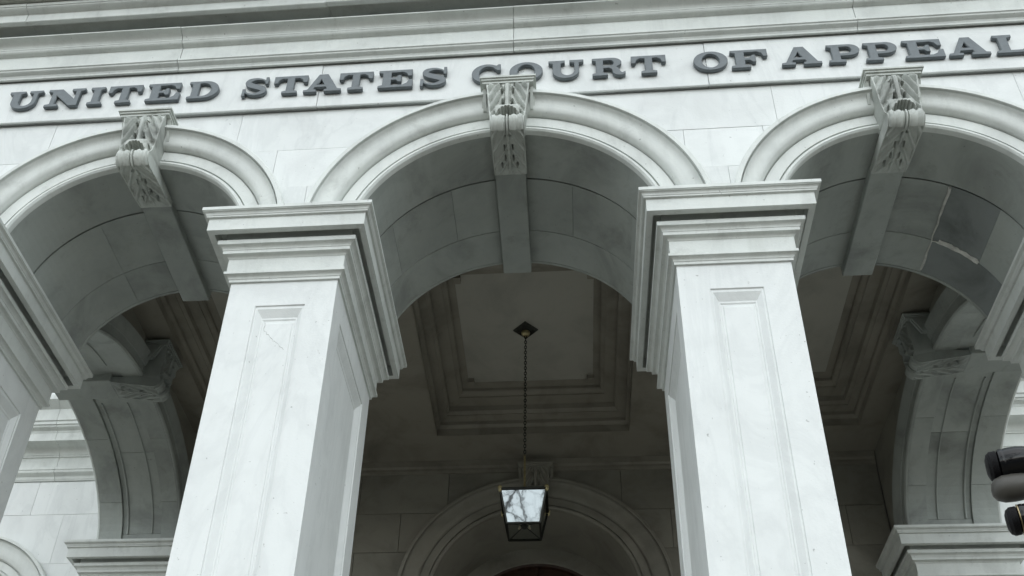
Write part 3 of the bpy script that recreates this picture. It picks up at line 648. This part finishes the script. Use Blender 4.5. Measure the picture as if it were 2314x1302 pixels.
def letter_mesh(ch):
    def fill(polys, ext):
        cu = bpy.data.curves.new('letter', 'CURVE'); cu.dimensions = '2D'; cu.fill_mode = 'BOTH'; cu.extrude = ext; cu.bevel_depth = 0.012; cu.bevel_resolution = 0; cu.offset = -0.010
        for p in polys:
            spn = cu.splines.new('POLY'); spn.points.add(len(p)-1); spn.use_cyclic_u = True
            for k, (x, y) in enumerate(p): spn.points[k].co = (x, y, 0, 1)
        o = bpy.data.objects.new('tmp', cu); S.collection.objects.link(o)
        me = bpy.data.meshes.new_from_object(o); bpy.data.objects.remove(o); return me
    d = LET[ch]; bm = bmesh.new(); bm.from_mesh(fill(d[1], 0.085))
    if len(d) > 2:
        for p in d[2]: bm.from_mesh(fill([p], 0.089))
    me = bpy.data.meshes.new('letter'); bm.to_mesh(me); bm.free(); me.materials.append(M['letter']); return me
LM = {c: letter_mesh(c) for c in LET}
LETTERS = [('U',-5.355,-4.988),('N',-4.92,-4.516),('I',-4.451,-4.297),('T',-4.244,-3.884),('E',-3.816,-3.455),('D',-3.369,-3.038),
 ('S',-2.778,-2.513),('T',-2.45,-2.095),('A',-2.122,-1.728),('T',-1.755,-1.404),('E',-1.342,-0.984),('S',-0.905,-0.632),
 ('C',-0.373,-0.072),('O',0.014,0.353),('U',0.412,0.769),('R',0.855,1.186),('T',1.249,1.596),
 ('O',1.869,2.207),('F',2.239,2.601),('A',2.729,3.114),('P',3.187,3.5),('P',3.544,3.86),('E',3.921,4.293),('A',4.335,4.721),('L',4.785,5.122),('S',5.20,5.49)]
sign = empty('frieze_lettering', (0, -0.056, GZ + 1.90), 'grey slab-serif metal letters reading UNITED STATES COURT OF APPEALS along the frieze', 'lettering')
LH = 0.288
for ch, xa, xb in LETTERS:
    o = bpy.data.objects.new('letter', LM[ch]); S.collection.objects.link(o); o.parent = sign
    o.rotation_euler = (PI/2, 0, 0); o.scale = ((xb-xa)/LET[ch][0], LH, 0.21)
    o.location = (xa, -0.026, 0)

# ------------------------------------------------------------------ hanging lantern
LX, LY = -0.02, 4.13
zt, zb = -0.42, -0.86
ht, hb = 0.275, 0.195
lan = empty('hanging_lantern', (LX, LY, GZ + zb), 'dark bronze glass lantern hanging on a chain in the middle arch', 'lantern')
def lw(x, y, z): return (x - 0, y - 0, z - zb)        # local to the lantern's base
def lmake(g, name, mat, parent=lan, **k): return obj(name, [(x, y, z - zb) for x, y, z in g.v], g.f, mat, parent, dz=0, **k)
zcoff = ZC + 0.46
g = G(); r = 0.17
g.loops([[(r*a*math.cos(t), r*a*math.sin(t), zz) for t in (PI/4*0 + PI/2*k for k in range(4))] for a, zz in ((1, zcoff+0.002), (1, zcoff-0.02), (0.86, zcoff-0.035), (0.4, zcoff-0.05))], True, True, True)
pl = lmake(g, 'ceiling_plate', 'bronze')
g = G(); g.lathe((0, 0, 0), (0, 0, 1), [(0.0, zcoff-0.12), (0.03, zcoff-0.115), (0.055, zcoff-0.09), (0.06, zcoff-0.06), (0.045, zcoff-0.045)], 20); lmake(g, 'boss', 'brass', pl, smooth=0.8)
# chain
g = G(); zc0, zc1 = zcoff-0.115, 0.25; n = 44
for k in range(n):
    zz = zc0 + (zc1-zc0)*(k+0.5)/n; hl = abs(zc0-zc1)/n*0.68; q = k % 2
    ring = [((0.015*math.cos(t) if not q else 0), (0.015*math.cos(t) if q else 0), zz + hl*math.sin(t)) for t in (2*PI*i/10 for i in range(11))]
    g.tube(ring, 0.0055, 5, False)
lmake(g, 'chain', 'bronze', smooth=1.2)
g = G(); g.tube([(0, 0, 0.27), (0, 0, -0.25)], 0.014, 8); g.lathe((0,0,0), (0,0,1), [(0.012,-0.27),(0.035,-0.255),(0.04,-0.24),(0.02,-0.21),(0.014,-0.18)], 16); lmake(g, 'stem', 'brass', smooth=0.8)
# roof
g = G(); g.loops([[(sx*h, sy*h, z) for sx, sy in ((-1,-1),(1,-1),(1,1),(-1,1))] for h, z in ((ht-0.01, zt+0.012), (ht-0.05, zt+0.05), (0.09, zt+0.14), (0.06, zt+0.17))], True, True, True); lmake(g, 'roof', 'bronze')
def bar(g, a, b, r): g.tube([a, b], r, 4)
cs = [(-1,-1),(1,-1),(1,1),(-1,1)]
g = G()
for i in range(4):
    a, b = cs[i], cs[(i+1) % 4]
    bar(g, (a[0]*ht, a[1]*ht, zt), (b[0]*ht, b[1]*ht, zt), 0.020); bar(g, (a[0]*hb, a[1]*hb, zb), (b[0]*hb, b[1]*hb, zb), 0.016)
    bar(g, (a[0]*ht, a[1]*ht, zt), (a[0]*hb, a[1]*hb, zb), 0.015)
fr_ = lmake(g, 'frame', 'bronze')
for a in cs:
    g = G(); g.lathe((a[0]*(ht+0.005), a[1]*(ht+0.005), zt), (0,0,1), [(0.0,-0.05),(0.012,-0.045),(0.024,-0.02),(0.02,0.0),(0.03,0.012),(0.026,0.035),(0.008,0.05),(0,0.055)], 12); lmake(g, 'corner_finial', 'brass', smooth=0.8)
for i in range(4):
    a, b = cs[i], cs[(i+1) % 4]; e = 0.985
    nx, ny = (a[0]+b[0])/2, (a[1]+b[1])/2
    g = G(); q = [(a[0]*ht*e, a[1]*ht*e, zt-0.01), (b[0]*ht*e, b[1]*ht*e, zt-0.01), (b[0]*hb*e, b[1]*hb*e, zb+0.01), (a[0]*hb*e, a[1]*hb*e, zb+0.01)]
    q2 = [(x-nx*0.004, y-ny*0.004, z) for x, y, z in q]
    g.loops([q, q2], True, True, True); lmake(g, 'pane', 'mirror' if i == 0 else 'clear')
g = G()
for a in cs: bar(g, (a[0]*hb, a[1]*hb, zb), (a[0]*0.03, a[1]*0.03, zb+0.07), 0.006)
g.lathe((0,0,0), (0,0,1), [(0.0,zb+0.03),(0.03,zb+0.045),(0.045,zb+0.075),(0.03,zb+0.1),(0.012,zb+0.12),(0.012,zt)], 14); lmake(g, 'candle_spider', 'bronze', smooth=0.8)
for k in range(4):
    a = PI/4 + PI/2*k; g = G(); g.lathe((0.08*math.cos(a), 0.08*math.sin(a), 0), (0,0,1), [(0.0,zb+0.07),(0.022,zb+0.075),(0.022,zb+0.085),(0.012,zb+0.09),(0.012,zb+0.22),(0.004,zb+0.235),(0,zb+0.26)], 10); lmake(g, 'candle', 'candle', smooth=0.8)

# ------------------------------------------------------------------ street fixture at the right edge
FY = -3.0
fx = empty('street_fixture', (2.80, FY, 0), 'cluster of black and grey bullet-shaped fixtures poking in at the right edge', 'street fixture')
def fmake(g, name, mat, parent=fx, **k): return obj(name, [(x-2.80, y-FY, z+GZ) for x, y, z in g.v], g.f, mat, parent, dz=0, **k)
g = G(); g.lathe((2.80, FY, -GZ+0.0), (0,0,1), [(0.11,0.0),(0.11,0.25),(0.07,0.3),(0.055,0.4),(0.05,4.35),(0.03,4.40),(0.0,4.42)], 20); pole = fmake(g, 'pole', 'steel', smooth=0.8)
def head(x, z, r, ax, black=True, ln=0.30):
    c = (x, FY + 0.0, z); a = Vector(ax).normalized()
    end = Vector(c) + a*ln
    if black:
        g = G(); g.lathe(c, a, [(r*0.70, 0.045), (r*0.98, 0.05), (r*1.02, 0.058), (r*1.02, 0.066), (r*0.98, 0.07), (r*1.0, 0.09), (r*0.98, 0.12), (r*0.88, 0.15), (r*0.66, 0.18), (r*0.4, 0.2), (r*0.34, ln)], 32); b = fmake(g, 'lamp_body', 'black', smooth=0.6)
        prof = [(0.0, 0.0), (r*0.5, 0.001), (r*0.80, 0.008), (r*0.90, 0.018)]
        for k in range(5): prof += [(r*0.955, 0.020+k*0.005), (r*0.955, 0.0225+k*0.005), (r*0.93, 0.0235+k*0.005), (r*0.93, 0.0245+k*0.005)]
        g = G(); g.lathe(c, a, prof + [(r*0.7, 0.0452)], 32); fmake(g, 'end_cap', 'rubber', b, smooth=0.6)
    else:
        g = G(); g.lathe(c, a, [(0.0, 0.0), (r*0.45, 0.004), (r*0.78, 0.018), (r*0.97, 0.045), (r, 0.08), (r*0.95, 0.12), (r*0.7, 0.16), (r*0.35, 0.18), (r*0.3, ln)], 32); b = fmake(g, 'lamp_shell', 'greyshell', smooth=0.6)
    g = G(); g.tube([Vector(c) + a*(ln-0.06), end, Vector((2.80, FY, end.z+0.02))], 0.016, 8); fmake(g, 'bracket', 'steel', b, smooth=0.8)
    return b
head(2.198, -5.014, 0.066, (1, -0.36, 0.0))
head(2.192, -5.122, 0.056, (1, -0.25, 0.0), False)
b = head(2.213, -5.272, 0.060, (1, -0.40, 0.02))
g = G(); g.lathe((2.213, FY, -5.272), (1, -0.40, 0.02), [(0.0605, 0.048), (0.0622, 0.049), (0.0622, 0.052), (0.0605, 0.053)], 32); fmake(g, 'gilt_ring', 'gold', b, smooth=0.6)

# ------------------------------------------------------------------ bare tree across the street (mirrored in the lantern's pane)
def bare_tree(x, y, H, seed, label):
    R = random.Random(seed); t = empty('bare_tree', (x, y, 0), label, 'tree')
    tr = G(); br = G()
    def grow(p, d, L, r, lev):
        pts = [p]; rads = [r]; n = 5
        for i in range(n):
            d = (d + Vector((R.uniform(-1,1), R.uniform(-1,1), R.uniform(-0.4,0.7)))*0.16).normalized(); p = p + d*L/n; pts.append(p); rads.append(r*(1-0.55*(i+1)/n))
        (tr if lev == 0 else br).tube(pts, rads, 8 if lev < 2 else 4 if lev < 4 else 3, lev == 0)
        if lev >= 5: return
        for k in range(4 if lev == 0 else 3):
            i = R.randint(2, n); a = R.uniform(0, 2*PI); o = d.orthogonal().normalized(); o = Matrix.Rotation(a, 3, d) @ o
            nd = (d*R.uniform(0.5, 1.0) + o*R.uniform(0.5, 0.95) + Vector((0,0,0.12))).normalized()
            grow(pts[i], nd, L*R.uniform(0.58, 0.8), rads[i]*R.uniform(0.62, 0.85), lev+1)
        grow(pts[-1], (d + Vector((R.uniform(-.4,.4), R.uniform(-.4,.4), 0.2))).normalized(), L*0.72, rads[-1], lev+1)
    grow(Vector((0, 0, -0.05)), Vector((0.02, 0, 1)), H*0.36, H*0.032, 0)
    obj('trunk', tr.v, tr.f, 'bark', t, dz=0, smooth=1.0); obj('branches', br.v, br.f, 'bark', t, dz=0, smooth=1.0)
    return t
bare_tree(-3.2, -21.5, 21, 5, 'tall bare winter tree mirrored in the lantern pane')
